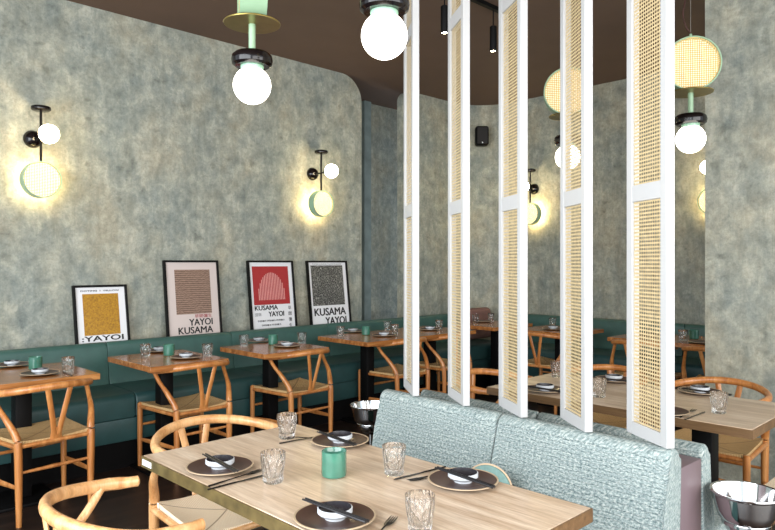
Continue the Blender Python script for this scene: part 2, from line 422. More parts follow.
# ------------------------------------------------------------ posters
def text_mesh(s, w, h, mat, parent, x, z, y=-.0185, name='lettering', off=.0, align='CENTER', sx=None):
    cu = bpy.data.curves.new('t', 'FONT'); cu.body = s; cu.size = 1; cu.align_x = 'LEFT';  cu.extrude = 0.0008; cu.resolution_u = 3
    ob = bpy.data.objects.new('t', cu); C.objects.link(ob); bpy.context.view_layer.update()
    me = bpy.data.meshes.new_from_object(ob.evaluated_get(bpy.context.evaluated_depsgraph_get()))
    bpy.data.objects.remove(ob); bpy.data.curves.remove(cu)
    if not me.vertices: return None
    xs = [v.co.x for v in me.vertices]; ys = [v.co.y for v in me.vertices]
    kx = w / (max(xs) - min(xs)); ky = h / (max(ys) - min(ys)); mx = (max(xs) + min(xs)) / 2; my = (max(ys) + min(ys)) / 2
    for v in me.vertices: v.co = Vector(((v.co.x - mx) * kx, -v.co.z, (v.co.y - my) * ky))
    if off:
        b2 = bmesh.new()
        for q, e2 in ((-1, 0), (1, 0), (0, 1), (0, -1)):
            n0 = len(b2.verts); b2.from_mesh(me); b2.verts.ensure_lookup_table()
            for v in b2.verts[n0:]: v.co += Vector((q * off * h * .9, q * .0001 + e2 * .00005, e2 * off * h * .6))
        b2.to_mesh(me); b2.free()
    me.materials.clear(); me.materials.append(M[mat]); me.name = name
    o = bpy.data.objects.new(name, me); C.objects.link(o); o.parent = parent; o.location = (x, y, z)
    return o
def poster(label, x0, x1, zbot, ztop, paper):
    w, h = x1 - x0, ztop - zbot
    tilt = math.asin(.083 / h)
    t = thing('framed_poster', label, 'poster', ((x0 + x1) / 2, WY - .088, zbot + .004), 0, 'framed posters on the banquette ledge')
    t.rotation_euler = (-tilt, 0, 0)
    b = .016
    g = G(); g.box(-w / 2, -.03, 0, w / 2, 0, b).box(-w / 2, -.03, h - b, w / 2, 0, h).box(-w / 2, -.03, b, -w / 2 + b, 0, h - b).box(w / 2 - b, -.03, b, w / 2, 0, h - b)
    g.build('frame', 'frame', t, smooth=0)
    G().box(-w / 2 + b, -.014, b, w / 2 - b, -.004, h - b).build('poster_sheet', paper, t, smooth=0)
    return t, w, h
def art(t, x, z, w, h, mat): return G().box(-w / 2, -.0155, -h / 2, w / 2, -.0145, h / 2).build('artwork', mat, t, (x, 0, z), smooth=0)
Y_ = -.0152
t, w, h = poster('small black framed poster with a speckled yellow square, leftmost of the four', 1.817, 2.223, .74, 1.24, 'paper_white')
art(t, 0, .277, .27, .315, 'art_yellow')
text_mesh(':YAYOI', .31, .038, 'ink', t, 0, .095, Y_, off=.06)
text_mesh('KUSAMA', .31, .038, 'ink', t, 0, .045, Y_, off=.06)
text_mesh('DOTING  I  YELLOW', .29, .011, 'ink', t, 0, .458, Y_, off=.06)
t, w, h = poster('blush pink framed poster with a brown rippled rectangle, second from the left', 2.531, 3.033, .73, 1.43, 'paper_pink')
art(t, .005, .435, .325, .375, 'art_brown')
text_mesh('草間彌生', .16, .03, 'ink_red', t, .085, .228, Y_, off=.005)
text_mesh('YAYOI', .215, .055, 'ink', t, .06, .178, Y_, off=.04)
text_mesh('KUSAMA', .315, .055, 'ink', t, .01, .112, Y_, off=.04)
t, w, h = poster('black framed poster with a crimson square above lettering, third from the left', 3.332, 3.838, .73, 1.43, 'paper_white')
art(t, -.005, .47, .40, .355, 'art_red')
g = G()
for k in range(-8, 9):                       # plain arched comb of strokes
    hh = .235 * math.sqrt(max(.02, 1 - (k / 8.6) ** 2)) + .02
    g.box(k * .0175 - .0045, -.0168, 0, k * .0175 + .0045, -.0158, hh)
g.build('artwork', 'art_pink', t, (-.005, 0, .335), smooth=0)
text_mesh('KUSAMA', .25, .042, 'ink', t, -.075, .265, Y_, off=.05)
text_mesh('YAYOI', .17, .045, 'ink', t, .03, .205, Y_, off=.05)
for zz, ww in ((.215, .065), (.205, .065), (.195, .065)): text_mesh('KUSAMA YAYOI', ww, .006, 'ink', t, -.17, zz, Y_)
text_mesh('草', .035, .035, 'ink', t, .185, .255, Y_); text_mesh('間', .035, .035, 'ink', t, .185, .20, Y_)
text_mesh('彌', .035, .035, 'ink', t, .185, .145, Y_); text_mesh('生', .035, .035, 'ink', t, .185, .09, Y_)
text_mesh('草間彌生草間彌生草間彌生', .30, .016, 'ink', t, -.03, .145, Y_); text_mesh('草間彌生草間彌生', .22, .016, 'ink', t, -.03, .105, Y_)
t, w, h = poster('black framed poster with a black and white speckled square, rightmost of the four', 4.007, 4.524, .73, 1.43, 'paper_white')
art(t, -.005, .455, .41, .40, 'art_black')
text_mesh('KUSAMA', .40, .072, 'ink', t, 0, .192, Y_, off=.05)
text_mesh('YAYOI', .27, .072, 'ink', t, .065, .10, Y_, off=.05)
text_mesh('YAYOI KUSAMA YAYOI KUSAMA', .38, .009, 'ink', t, 0, .668, Y_)

# ------------------------------------------------------------ chairs
def make_chair(wood_, label):
    """wishbone chair: origin on the floor under the seat centre, faces +y"""
    t = thing('wishbone_chair', label, 'chair', group='wishbone chairs with woven cord seats')
    # woven seat, dipped in the middle
    g = G(); n = 10; top = []
    for j in range(n + 1):
        v = -1 + 2 * j / n; row = []
        hw = .195 + (.235 - .195) * (v + 1) / 2
        for i in range(n + 1):
            u = -1 + 2 * i / n
            z = .438 + .014 * (abs(u) ** 3) - .010 * (1 - u * u) * (1 - v * v) + .004 * abs(v) ** 4
            row.append((u * hw, v * .205, z))
        top.append(row)
    T = [[g.b.verts.new(c) for c in r] for r in top]; B = [[g.b.verts.new((c[0], c[1], c[2] - .03)) for c in r] for r in top]
    for j in range(n):
        for i in range(n):
            g.b.faces.new((T[j][i], T[j][i + 1], T[j + 1][i + 1], T[j + 1][i])); g.b.faces.new((B[j][i], B[j + 1][i], B[j + 1][i + 1], B[j][i + 1]))
    for k in range(n):
        g.b.faces.new((T[0][k], B[0][k], B[0][k + 1], T[0][k + 1])); g.b.faces.new((T[n][k], T[n][k + 1], B[n][k + 1], B[n][k]))
        g.b.faces.new((T[k][0], T[k + 1][0], B[k + 1][0], B[k][0])); g.b.faces.new((T[k][n], B[k][n], B[k + 1][n], T[k + 1][n]))
    g.build('seat', 'cord' if wood_ == 'oak' else 'cord_pale', t)
    W = wood_
    for s in (-1, 1):
        G().tube([(s * .238, .205, 0), (s * .237, .206, .2), (s * .236, .206, .40), (s * .236, .206, .447), (s * .236, .206, .454)], [.0135, .017, .0185, .0175, .010], 12).build('leg', W, t)
        c = smoothpts([(s * .195, -.225, 0), (s * .196, -.224, .2), (s * .198, -.222, .40), (s * .204, -.208, .48), (s * .230, -.160, .56), (s * .250, -.085, .635), (s * .258, -.040, .692)], 6)
        m_ = len(c); G().tube(c, [.0145 + .0065 * math.sin(PI * min(1, k / (m_ - 1) * 1.35)) if k / (m_ - 1) < .74 else .0135 for k in range(m_)], 12).build('leg', W, t)
    # bent top rail
    c = []
    for k in range(41):
        a = PI * (k / 40)
        x = .264 * math.cos(a); y = -.015 - .252 * math.sin(a) ** .92
        c.append((x, y, .698 + .037 * math.sin(a) ** 1.5))
    c = [(.2465, .084, .694), (.247, .080, .694), (.254, .05, .694), (.261, .02, .695)] + c + [(-.261, .02, .695), (-.254, .05, .694), (-.247, .080, .694), (-.2465, .084, .694)]
    m_ = len(c); rad = [.0180 if 2 < k < m_ - 3 else .0155 for k in range(m_)]; rad[0] = rad[-1] = .010
    G().tube(c, rad, 12, (.95, 1.1)).build('top_rail', W, t)
    g = G()                                        # Y shaped splat
    g.tube([(0, -.218, .425), (0, -.226, .47), (0, -.232, .50)], [.034, .030, .030], 8, (1, .22), up=(0, 1, 0))
    for s in (-1, 1):
        g.tube(smoothpts([(s * .012, -.227, .46), (s * .027, -.242, .55), (s * .062, -.264, .725)], 5), .0155, 8, (1, .42), up=(0, 1, 0))
    g.build('splat', W, t)
    g = G()
    g.tube([(-.235, .205, .425), (.235, .205, .425)], .012, 8); g.tube([(-.205, -.22, .425), (.205, -.22, .425)], .012, 8)
    for s in (-1, 1): g.tube([(s * .236, .205, .425), (s * .206, -.22, .425)], .013, 8)
    g.build('seat_frame', W, t)
    for s in (-1, 1): G().tube([(s * .237, .205, .20), (s * .222, 0, .205), (s * .206, -.222, .21)], [.009, .015, .009], 8, (.6, 1.2)).build('stretcher', W, t)
    G().tube([(-.236, .205, .30), (0, .205, .30), (.236, .205, .30)], [.008, .012, .008], 8).build('stretcher', W, t)
    G().tube([(-.206, -.222, .285), (0, -.222, .285), (.206, -.222, .285)], [.007, .011, .007], 8).build('stretcher', W, t)
    return t
CO = make_chair('oak', 'x'); CP = make_chair('oak_pale', 'x')
CG = 'orange oak wishbone chairs'
PG = 'pale oak wishbone chairs'
# wall row (backs to the camera, tucked under the tables)
place(CO, (1.27, 4.15, 0), .10, 'orange oak wishbone chair at the wall table in the left corner of the photo', CG)
place(CO, (2.25, 4.25, 0), .03, 'orange oak wishbone chair at the table between the yellow and the blush posters', CG)
place(CO, (3.15, 4.24, 0), .04, 'orange oak wishbone chair at the wall table before the crimson poster', CG)
place(CO, (4.27, 4.22, 0), 0, 'orange oak wishbone chair at the left half of the long wall table', CG)
place(CO, (4.88, 4.22, 0), .02, 'orange oak wishbone chair at long wall table, between first and second screen panels', CG)
place(CO, (5.70, 3.50, 0), -PI / 2, 'orange oak wishbone chair at the far wall, between third and fourth screen panels', CG)
place(CO, (5.70, 2.55, 0), -PI / 2, 'orange oak wishbone chair at far wall, between fourth and fifth screen panels', CG)
place(CO, (5.70, 1.93, 0), -PI / 2, 'orange oak wishbone chair at the far wall table, just right of the fifth screen panel', CG)
# pale chairs around the two big tables
place(CP, (1.41, 2.335, 0), PI, 'pale oak wishbone chair at the far end of the front table', PG)
f2 = place(CP, (.845, 1.859, 0), -1.641, 'pale oak wishbone chair in the bottom left corner of the photo', PG); f2.scale = (.95, .93, 1.02)
place(CO, (3.80, 1.33, 0), PI / 2, 'orange oak wishbone chair against the right wall behind the right table', CG)
place(CO, (3.80, 2.00, 0), PI / 2, 'orange oak wishbone chair across the right table, seen between fourth and fifth panels', CG)
place(CO, (3.245, 2.31, 0), PI, 'orange oak wishbone chair at the far end of the right table', CG)
place(CP, (3.27, .70, 0), 0, 'pale oak wishbone chair cut by the right edge, behind the steel bucket', PG)

# ------------------------------------------------------------ tables
def pedestal(t, x, y):
    G().box(x - .045, y - .045, .02, x + .045, y + .045, .705, .004).build('pedestal', 'black', t)
    G().box(x - .17, y - .17, 0, x + .17, y + .17, .018, .004).build('base_plate', 'black', t)
def table(name, label, x0, y0, x1, y1, top, edge, peds, group=None, rz=0, th=.036):
    cx, cy = (x0 + x1) / 2, (y0 + y1) / 2; w, d = (x1 - x0) / 2, (y1 - y0) / 2
    t = thing(name, label, 'table', (cx, cy, 0), rz, group)
    G().box(-w + .004, -d + .004, .75 - th, w - .004, d - .004, .75, .0015, 1).build('tabletop', top, t)
    if edge:
        g = G(); z0, z1 = .75 - th - .002, .7485
        g.box(-w, -d, z0, w, -d + .004, z1).box(-w, d - .004, z0, w, d, z1).box(-w, -d + .004, z0, -w + .004, d - .004, z1).box(w - .004, -d + .004, z0, w, d - .004, z1)
        g.build('edge_band', 'edge_brown', t, smooth=0)
        if edge == 'brass_edge': G().box(-w - .0012, -d, z0, -w, d, z1).build('brass_strip', edge, t, smooth=0)
    for x, y in peds: pedestal(t, x - cx, y - cy)
    return t
WT = 'honey wood tables along the wall banquette'
F = table('dining_table', 'large pale wood table with a brass edge in the foreground', 1.005, .885, 1.655, 2.215, 'top_pale', 'brass_edge', [(1.33, 1.25), (1.33, 1.85)])
g = G().box(-.0022, -.032, .722, -.0002, .032, .741).build('price_tag', 'tag', F, (-.3262, .62, 0), smooth=0); g.name = 'sticker'; g['label'] = 'small white sticker on the brass edge'
R1 = table('dining_table', 'long pale wood table on the right, behind the cane screen', 2.872, .852, 3.522, 2.15, 'top_pale', 'edge_brown', [(3.2, 1.15), (3.2, 1.85)])
table('dining_table', 'square honey wood table at the left edge of the photo', .97, 4.03, 1.58, 4.68, 'top_orange', None, [(1.24, 4.36)], WT)
table('dining_table', 'square honey wood table between the yellow and the blush posters', 1.89, 4.04, 2.46, 4.72, 'top_orange', None, [(2.14, 4.36)], WT)
table('dining_table', 'square honey wood table in front of the crimson poster', 2.74, 4.03, 3.35, 4.65, 'top_orange', None, [(3.02, 4.36)], WT)
table('dining_table', 'long honey wood wall table passing behind the first screen panel', 3.76, 4.03, 5.22, 4.70, 'top_orange', None, [(4.06, 4.36), (4.9, 4.36)], WT)
table('dining_table', 'farthest honey wood table, in the corner beside the dusty rose cushion', 5.55, 4.05, 6.25, 4.68, 'top_orange', None, [(5.92, 4.3)])
table('dining_table', 'square honey wood table at the far wall between third and fourth panels', 5.56, 3.20, 6.22, 3.84, 'top_orange', None, [(5.9, 3.5)])
table('dining_table', 'long honey wood table at far wall, right of the fifth screen panel', 5.56, 1.58, 6.22, 2.84, 'top_orange', None, [(5.9, 2.5), (5.9, 1.9)])

# ------------------------------------------------------------ booth benches back to back
def booth(label, sgn, x0, th, hz, seat):
    """x0: plane of the booth core; cushions lean away from it on side sgn (-1 towards the front table)"""
    t = thing('booth_bench', label, 'bench', (x0, .845, 0), -.04)
    g = G().box(min(0, sgn * .43), 0, 0, max(0, sgn * .43), 1.36, .12); g.build('plinth', 'black', t)
    for k in range(2):
        a = k * .68
        G().box(min(0, sgn * .46), a + .003, .12, max(0, sgn * .46), a + .677, .475, .02, 3).build('seat_cushion', seat, t)
        x = lambda v: sgn * v
        pr = [(x(0), .45), (x(.150 * th), .45), (x(.138 * th), .52), (x(.098 * th), .66), (x(.087 * th), hz - .04)]
        pr += [(x(.0435 * th + .042 * th * math.cos(q)), hz - .04 + .040 * math.sin(q)) for q in [PI * k2 / 8 for k2 in range(0, 9)]][1:] + [(x(0), hz - .055)]
        G().prism(pr, a + .003, a + .677, .014).build('back_cushion', 'tweed', t)
    return t
booth('grey teal tweed booth bench facing the foreground table', -1, 2.156, 1.0, .827, 'leather_dark')
booth('grey teal tweed booth bench facing the right table, behind the cane screen', 1, 2.336, .72, .792, 'tweed')
o = G().box(.003, .012, 0, .177, 1.345, .750, .004).build('divider_panel', 'mauve', loc=(2.156, .845, 0), rot=(0, 0, -.04)); tag(o, 'mauve brown divider standing between the two tweed booth benches', 'divider')
# round teal cushion leaning on the booth
t = thing('round_cushion', 'round teal cushion with tan piping leaning on the tweed booth bench', 'cushion', (1.94, 1.45, .495), 0)
px_ = (2.0, 1.75)
G().lathe([(0, -.018), (.075, -.017), (.088, -.009), (.090, 0), (.088, .009), (.075, .017), (0, .018)], 40, axis='x').build('cushion_body', 'teal_plate', t, (0, 0, .095))
G().lathe([(.0905 + .004 * math.cos(q), .004 * math.sin(q)) for q in [2 * PI * k / 8 for k in range(8)]], 40, axis='x', close=True).build('piping', 'tan', t, (0, 0, .095))
t.rotation_euler = (0, .10, .30)

# ------------------------------------------------------------ cane screen
def make_screen():
    t = thing('screen_panel', 'x', 'screen')
    W, D, Z0, Z1 = .225, .030, .83, H
    st = .033
    rails = [(Z0, Z0 + .042), (1.617, 1.672), (2.415, 2.47), (Z1 - .05, Z1 - .002)]
    g = G()
    g.box(-W / 2, -D / 2, Z0, -W / 2 + st, D / 2, Z1 - .002, .002, 1).box(W / 2 - st, -D / 2, Z0, W / 2, D / 2, Z1 - .002, .002, 1)
    g.build('stile', 'white', t)
    for a, b in rails: G().box(-W / 2 + st, -D / 2 + .001, a, W / 2 - st, D / 2 - .001, b).build('rail', 'white', t, smooth=0)
    for (a, b), (c, d) in zip(rails, rails[1:]):
        g = G(); x0, x1, y = -W / 2 + st, W / 2 - st, -.006
        g.b.faces.new([g.b.verts.new(p) for p in ((x0, y, b), (x1, y, b), (x1, y, c), (x0, y, c))])
        g.build('cane_sheet', 'cane', t, smooth=0)
        g = G(); e = .004                       # small beads framing the sheet
        for q in (-.0055, ):
            g.box(x0, q, b, x0 + e, q + .006, c).box(x1 - e, q, b, x1, q + .006, c).box(x0, q, b, x1, q + .006, b + e).box(x0, q, c - e, x1, q + .006, c)
        g.build('bead', 'white', t, smooth=0)
    G().lathe([(0, 0), (.006, 0), (.006, .081), (0, .081)], 12, (.028, 0, .7505)).build('foot_pin', 'chrome', t)
    return t
SP = make_screen()
ang = math.atan2(.191, .1185)
ords = ['rightmost and widest of the five white cane screen panels', 'fourth white cane screen panel from the left, beside the rightmost one', 'third white cane screen panel, middle of the five', 'second white cane screen panel from the left, in front of a ceiling spotlight', 'leftmost and narrowest looking of the five white cane screen panels']
for k in range(5):
    bx, by = 2.10 + (0, .003, .030, .036, .036)[k], .845 + .279 * k
    ang = math.radians((57, 52, 57, 56, 54)[k])
    c_, s_ = math.cos(ang), math.sin(ang)
    # near right lower corner -> centre of panel
    cx = bx + c_ * .1125 - s_ * .015; cy = by + s_ * .1125 + c_ * .015
    place(SP, (cx, cy, 0), ang + PI, ords[k], 'white framed cane screen panels')

# ------------------------------------------------------------ pendants
def pendant(label, x, y, z, rz, over_h=None, mirror=1):
    t = thing('pendant_lamp', label, 'lamp', (x, y, z), 0, 'pendant lamps with glass globes')
    G().sphere(.071, seg=40).build('globe', 'globe', t)
    G().lathe([(0, .058), (.040, .058), (.043, .066), (.043, .080), (0, .080)], 32).build('cap', 'mint_dark', t)
    G().lathe([(.03, .075), (.064, .072), (.075, .080), (.078, .096), (.075, .112), (.064, .122), (.02, .123), (0, .123)], 40).build('collar', 'gloss_black', t)
    G().lathe([(0, .12), (.013, .12), (.013, .236), (0, .236)], 20).build('stem', 'mint', t)
    G().lathe([(0, .232), (.106, .232), (.1075, .235), (.106, .238), (0, .238)], 48).build('reflector_plate', 'brass', t)
    d = bpy.data.objects.new('cane_drum', None)
    g = G().lathe([(.129, -.05), (.135, -.05), (.136, 0), (.135, .05), (.129, .05), (.128, 0)], 56, axis='y', close=True)
    dr = g.build('drum_ring', 'mint', t, (0, 0, .371), (0, 0, rz))
    for s in (-1, 1):
        gg = G(); c0 = gg.b.verts.new((0, s * .044, 0)); ring = [gg.b.verts.new((.130 * math.cos(2 * PI * k / 48), s * .044, .130 * math.sin(2 * PI * k / 48))) for k in range(48)]
        for k in range(48): gg.b.faces.new((c0, ring[k], ring[(k + 1) % 48]))
        gg.build('cane_sheet', 'cane_fine', dr, smooth=0)
    G().lathe([(0, -.022), (.126, -.022), (.126, .022), (0, .022)], 40, axis='y').build('diffuser', 'drum_glow', dr)
    G().lathe([(0, .505), (.007, .505), (.007, .53), (0, .535)], 12).build('ferrule', 'mint', t)
    top = H - z
    G().tube([(0, 0, .53), (0, 0, top - .001)], .0012, 6).build('suspension_wire', 'wire', t)
    G().tube(smoothpts([(0, 0, .535), (-.03, .01, .56), (-.045, .02, .63), (-.035, .01, .75), (-.02, 0, top - .001)], 6), .003, 6).build('power_cable', 'cable', t)
    G().lathe([(0, top - .03), (.05, top - .03), (.05, top - .001), (0, top - .001)], 24).build('ceiling_rose', 'black', t)
    return t
pendant('glass globe pendant with pale mint drum above, hanging nearest the left wall', 1.413, 2.16, 2.085, 1.05)
pendant('largest looking glass globe pendant, at the top beside the first screen panel', 1.425, 1.454, 2.105, 1.2)
cang = math.atan2(1.304, 3.459)
pendant('globe pendant with round cane drum, hanging between fifth panel and right wall', 3.452, 1.311, 2.036, cang - PI / 2 + .22)
pendant('globe pendant with round cane drum, half hidden behind the fourth screen panel', 3.44, 1.997, 2.022, cang - PI / 2 + .2)

# ------------------------------------------------------------ sconces
def make_sconce():
    """wall surface at y = 0, room is -y; z = 0 at the drum centre"""
    t = thing('wall_sconce', 'x', 'lamp')
    G().lathe([(0, 0), (.062, 0), (.064, -.006), (.060, -.024), (.045, -.045), (.018, -.056), (0, -.058)], 32, (-.02, 0, .30), axis='y').build('wall_rose', 'gloss_black', t)
    G().tube([(-.02, -.05, .30), (0, -.12, .30)], .006, 10).build('arm', 'black', t)
    G().tube([(0, -.12, .12), (0, -.12, .49)], .009, 12).build('rod', 'black', t)
    G().lathe([(0, .488), (.052, .488), (.064, .496), (.066, .506), (.064, .516), (.052, .522), (0, .522)], 32, (0, -.12, 0)).build('top_disc', 'gloss_black', t)
    G().tube([(0, -.12, .30), (.004, -.205, .305)], .006, 10).build('arm', 'black', t)
    G().lathe([(0, -.19), (.03, -.19), (.034, -.215), (0, -.215)], 24, (.006, -.003, .305), axis='y').build('globe_holder', 'brass', t)
    G().sphere(.066, (.006, -.27, .305), 32).build('globe', 'globe_warm', t)
    dr = G().lathe([(.122, -.04), (.129, -.04), (.130, 0), (.129, .04), (.122, .04), (.121, 0)], 48, axis='y', close=True).build('drum_ring', 'mint_dark', t, (0, -.12, 0))
    gg = G(); c0 = gg.b.verts.new((0, -.036, 0)); ring = [gg.b.verts.new((.122 * math.cos(2 * PI * k / 48), -.036, .122 * math.sin(2 * PI * k / 48))) for k in range(48)]
    for k in range(48): gg.b.faces.new((c0, ring[k], ring[(k + 1) % 48]))
    gg.build('cane_sheet', 'cane_fine', dr, smooth=0)
    G().lathe([(0, -.025), (.119, -.025), (.119, .018), (0, .018)], 40, axis='y').build('diffuser', 'diffuser', dr)
    G().lathe([(0, .020), (.119, .020), (.119, .034), (0, .034)], 40, axis='y').build('back_diffuser', 'diffuser_back', dr)
    return t
SC = make_sconce(); SG = 'black wall sconces with a globe and a round cane drum'
place(SC, (1.57, WY, 2.0), 0, 'wall sconce with globe and cane drum nearest the left edge', SG)
place(SC, (4.115, WY, 1.99), 0, 'wall sconce with globe and cane drum above the rightmost posters', SG)
place(SC, (WX, 4.35, 1.985), -PI / 2, 'wall sconce on the far wall seen between third and fourth screen panels', SG)
place(SC, (WX, 2.32, 2.0), -PI / 2, 'wall sconce mostly hidden behind the edge of the right wall', SG)

# ------------------------------------------------------------ track, spots, speaker
o = G().box(2.9, 3.012, H - .03, 4.42, 3.048, H - .001).build('ceiling_track', 'black'); tag(o, 'black lighting track on the ceiling above the cane screen', 'track')
def spot(label, x):
    t = thing('spotlight', label, 'lamp', (x, 3.03, 3.02), 0, 'black cylinder spotlights on the track')
    G().lathe([(.019, .001), (.026, 0), (.027, .004), (.027, .185), (.022, .19), (0, .19)], 24).build('housing', 'black', t)
    G().lathe([(0, .003), (.019, .003), (.019, .012), (0, .012)], 20).build('bulb', 'spot_tip', t)
    G().tube([(0, 0, .19), (0, 0, H - 3.02 - .03)], .005, 8).build('stem', 'black', t)
spot('black cylinder spotlight seen just left of the second screen panel', 3.56)
spot('black cylinder spotlight hanging between the second and third screen panels', 4.13)
t = thing('wall_speaker', 'small black speaker high on the curved far corner wall', 'speaker', (6.50, 4.94, 2.95), -PI / 4)
G().box(-.08, -.07, -.118, .08, .07, .118, .03, 3).build('cabinet', 'black', t)
G().box(-.062, -.074, -.10, .062, -.068, .10, .002, 1).build('grille', 'grille', t)
G().lathe([(0, -.076), (.008, -.076), (.008, -.07), (0, -.07)], 12, (0, 0, -.088), axis='y').build('badge', 'tag', t)
G().box(-.02, .07, -.03, .02, .175, .03).build('bracket', 'black', t)

# ------------------------------------------------------------ ice buckets on stands
def make_bucket():
    t = thing('ice_bucket_stand', 'x', 'ice bucket', group='steel ice buckets on stands')
    q = .032
    G().lathe([(0, .498 + q), (.055, .498 + q), (.062, .505 + q), (.066, .530 + q), (.084, .545 + q), (.092, .57 + q), (.103, .62 + q), (.108, .623 + q), (.110, .628 + q), (.108, .632 + q), (.101, .630 + q), (.088, .572 + q), (.078, .552 + q), (.055, .515 + q), (0, .512 + q)], 48).build('bucket', 'chrome', t)
    G().lathe([(.070, .528 + q), (.074, .524 + q), (.074, .534 + q), (.070, .538 + q)], 40, close=True).build('stand_ring', 'chrome', t)
    G().lathe([(0, .012), (.011, .012), (.011, .47 + q), (.05, .485 + q), (.055, .497 + q), (0, .497 + q)], 24).build('post', 'chrome', t)
    G().lathe([(0, 0), (.10, 0), (.105, .006), (.095, .014), (.02, .022), (0, .022)], 40).build('foot', 'chrome', t)
    return t
BK = make_bucket()
place(BK, (2.368, .722, 0), 0, 'polished steel ice bucket at the bottom right corner, by the booth end')
place(BK, (2.41, 2.56, 0), 0, 'polished steel ice bucket beyond the far end of the tweed booth')

# ------------------------------------------------------------ tableware
def make_plate():
    t = thing('dinner_plate', 'x', 'plate')
    G().lathe([(0, .0), (.060, 0), (.066, .003), (.102, .0115), (.100, .0135), (.070, .0075), (.060, .0055), (0, .0055)], 48).build('plate_body', 'plate', t)
    G().lathe([(.1012, .0105), (.1058, .0125), (.1055, .0145), (.1008, .0145)], 48, close=True).build('rim', 'plate_rim', t)
    return t
def make_bowl():
    t = thing('sauce_bowl', 'x', 'bowl')
    G().lathe([(0, 0), (.027, 0), (.027, .006), (.040, .010), (.0455, .016), (.0455, .027), (.0425, .0285)], 40).build('bowl_body', 'bowl_out', t)
    G().lathe([(.0425, .0285), (.041, .018), (.032, .011), (0, .009)], 40).build('glazed_inside', 'bowl_in', t)
    return t
def make_tumbler():
    prof = [(0, 0), (.026, 0), (.029, .003), (.030, .012), (.0295, .022), (.033, .04), (.0365, .07), (.0375, .090), (.0360, .091), (.0345, .07), (.031, .04), (.027, .020), (0, .016)]
    g = G(); seg = 36; rings = []
    for i, (r, h) in enumerate(prof):
        if r == 0: rings.append([g.b.verts.new((0, 0, h))] * seg); continue
        rings.append([g.b.verts.new(((r * (1 + (.03 * (1 if k % 3 == 0 else -.4) if 1 <= i <= 6 else 0))) * math.cos(2 * PI * k / seg), (r * (1 + (.03 * (1 if k % 3 == 0 else -.4) if 1 <= i <= 6 else 0))) * math.sin(2 * PI * k / seg), h)) for k in range(seg)])
    for a, b in zip(rings, rings[1:]):
        for k in range(seg):
            q = []
            for v in (a[k], a[(k + 1) % seg], b[(k + 1) % seg], b[k]):
                if v not in q: q.append(v)
            g.b.faces.new(q)
    o = g.build('tumbler', 'glass', smooth=60); return tag(o, 'x', 'glass')
def make_candle():
    t = thing('candle_holder', 'x', 'candle holder')
    G().lathe([(0, 0), (.033, 0), (.038, .004), (.0395, .015), (.039, .078), (.037, .080), (.0355, .078), (.0355, .030), (0, .028)], 40).build('cup', 'candle', t)
    G().lathe([(0, .0285), (.034, .0285), (.034, .045), (0, .046)], 32).build('candle', 'wax', t)
    return t
def make_chopsticks():
    t = thing('chopsticks', 'x', 'chopsticks')
    for s in (-1, 1):
        G().tube([(-.115, s * .005, 0), (.115, s * .0045, 0)], [.0026, .0042], 8).build('chopstick', 'stick', t)
    return t
def make_knife():
    t = thing('table_knife', 'x', 'knife')
    G().tube([(-.105, 0, .003), (-.02, 0, .0035), (.0, 0, .003)], [.0045, .0042, .003], 8, (1, .55)).build('handle', 'steel', t)
    g = G(); p = [(0, -.004), (.06, -.0065), (.095, -.006), (.108, .002), (.09, .005), (0, .004)]
    a = [g.b.verts.new((x, y, .0022)) for x, y in p]; b = [g.b.verts.new((x, y, .0036)) for x, y in p]; g.b.faces.new(a); g.b.faces.new(b)
    for k in range(6): g.b.faces.new((a[k], a[(k + 1) % 6], b[(k + 1) % 6], b[k]))
    g.build('blade', 'steel', t, smooth=0); return t
def make_fork():
    t = thing('table_fork', 'x', 'fork')
    G().tube([(-.10, 0, .003), (-.02, 0, .004), (.035, 0, .005)], [.0045, .003, .003], 8, (1, .6)).build('handle', 'steel', t)
    g = G(); g.tube([(.03, 0, .005), (.045, 0, .004), (.06, 0, .0035)], [.003, .009, .0105], 8, (1, .2))
    for k in range(4): g.tube([(.058, -.009 + k * .006, .0035), (.08, -.009 + k * .006, .004), (.098, -.0085 + k * .0057, .006)], [.0019, .0018, .0008], 6, (1, .8))
    g.build('tines', 'steel', t); return t
PR = dict(plate=make_plate(), bowl=make_bowl(), tumbler=make_tumbler(), candle=make_candle(), sticks=make_chopsticks(), knife=make_knife(), fork=make_fork())
TH = .7502
def put(kind, px, py, label, h=TH, rz=0): 
    x, y = on(px, py, h); return place(PR[kind], (x, y, h), rz, label)
def put2(kind, p, q, label, h=TH, ctr=None):
    """lay a long thing from photo point p to q on the plane h"""
    a, b = on(*p, h), on(*q, h); return place(PR[kind], ((a[0] + b[0]) / 2, (a[1] + b[1]) / 2, h), math.atan2(b[1] - a[1], b[0] - a[0]), label)
def setting(px, py, where, bowl=True, sticks=None):
    x, y = on(px, py, TH)
    place(PR['plate'], (x, y, TH), 0, 'brown plate ' + where)
    if bowl: place(PR['bowl'], (x, y, TH + .0057), 0, 'white sauce bowl ' + where)
    if sticks is not None:
        place(PR['sticks'], (x + sticks[0], y + sticks[1], TH + .0387), sticks[2], 'black chopsticks ' + where)
def along(p, q, h=.79):
    a, b = on(*p, h), on(*q, h); return (a, b)
def setting_px(px, py, p, q, where):
    x, y = on(px, py, TH); a, b = along(p, q, TH + .039)
    setting(px, py, where, True, ((a[0] + b[0]) / 2 - x, (a[1] + b[1]) / 2 - y, math.atan2(b[1] - a[1], b[0] - a[0])))
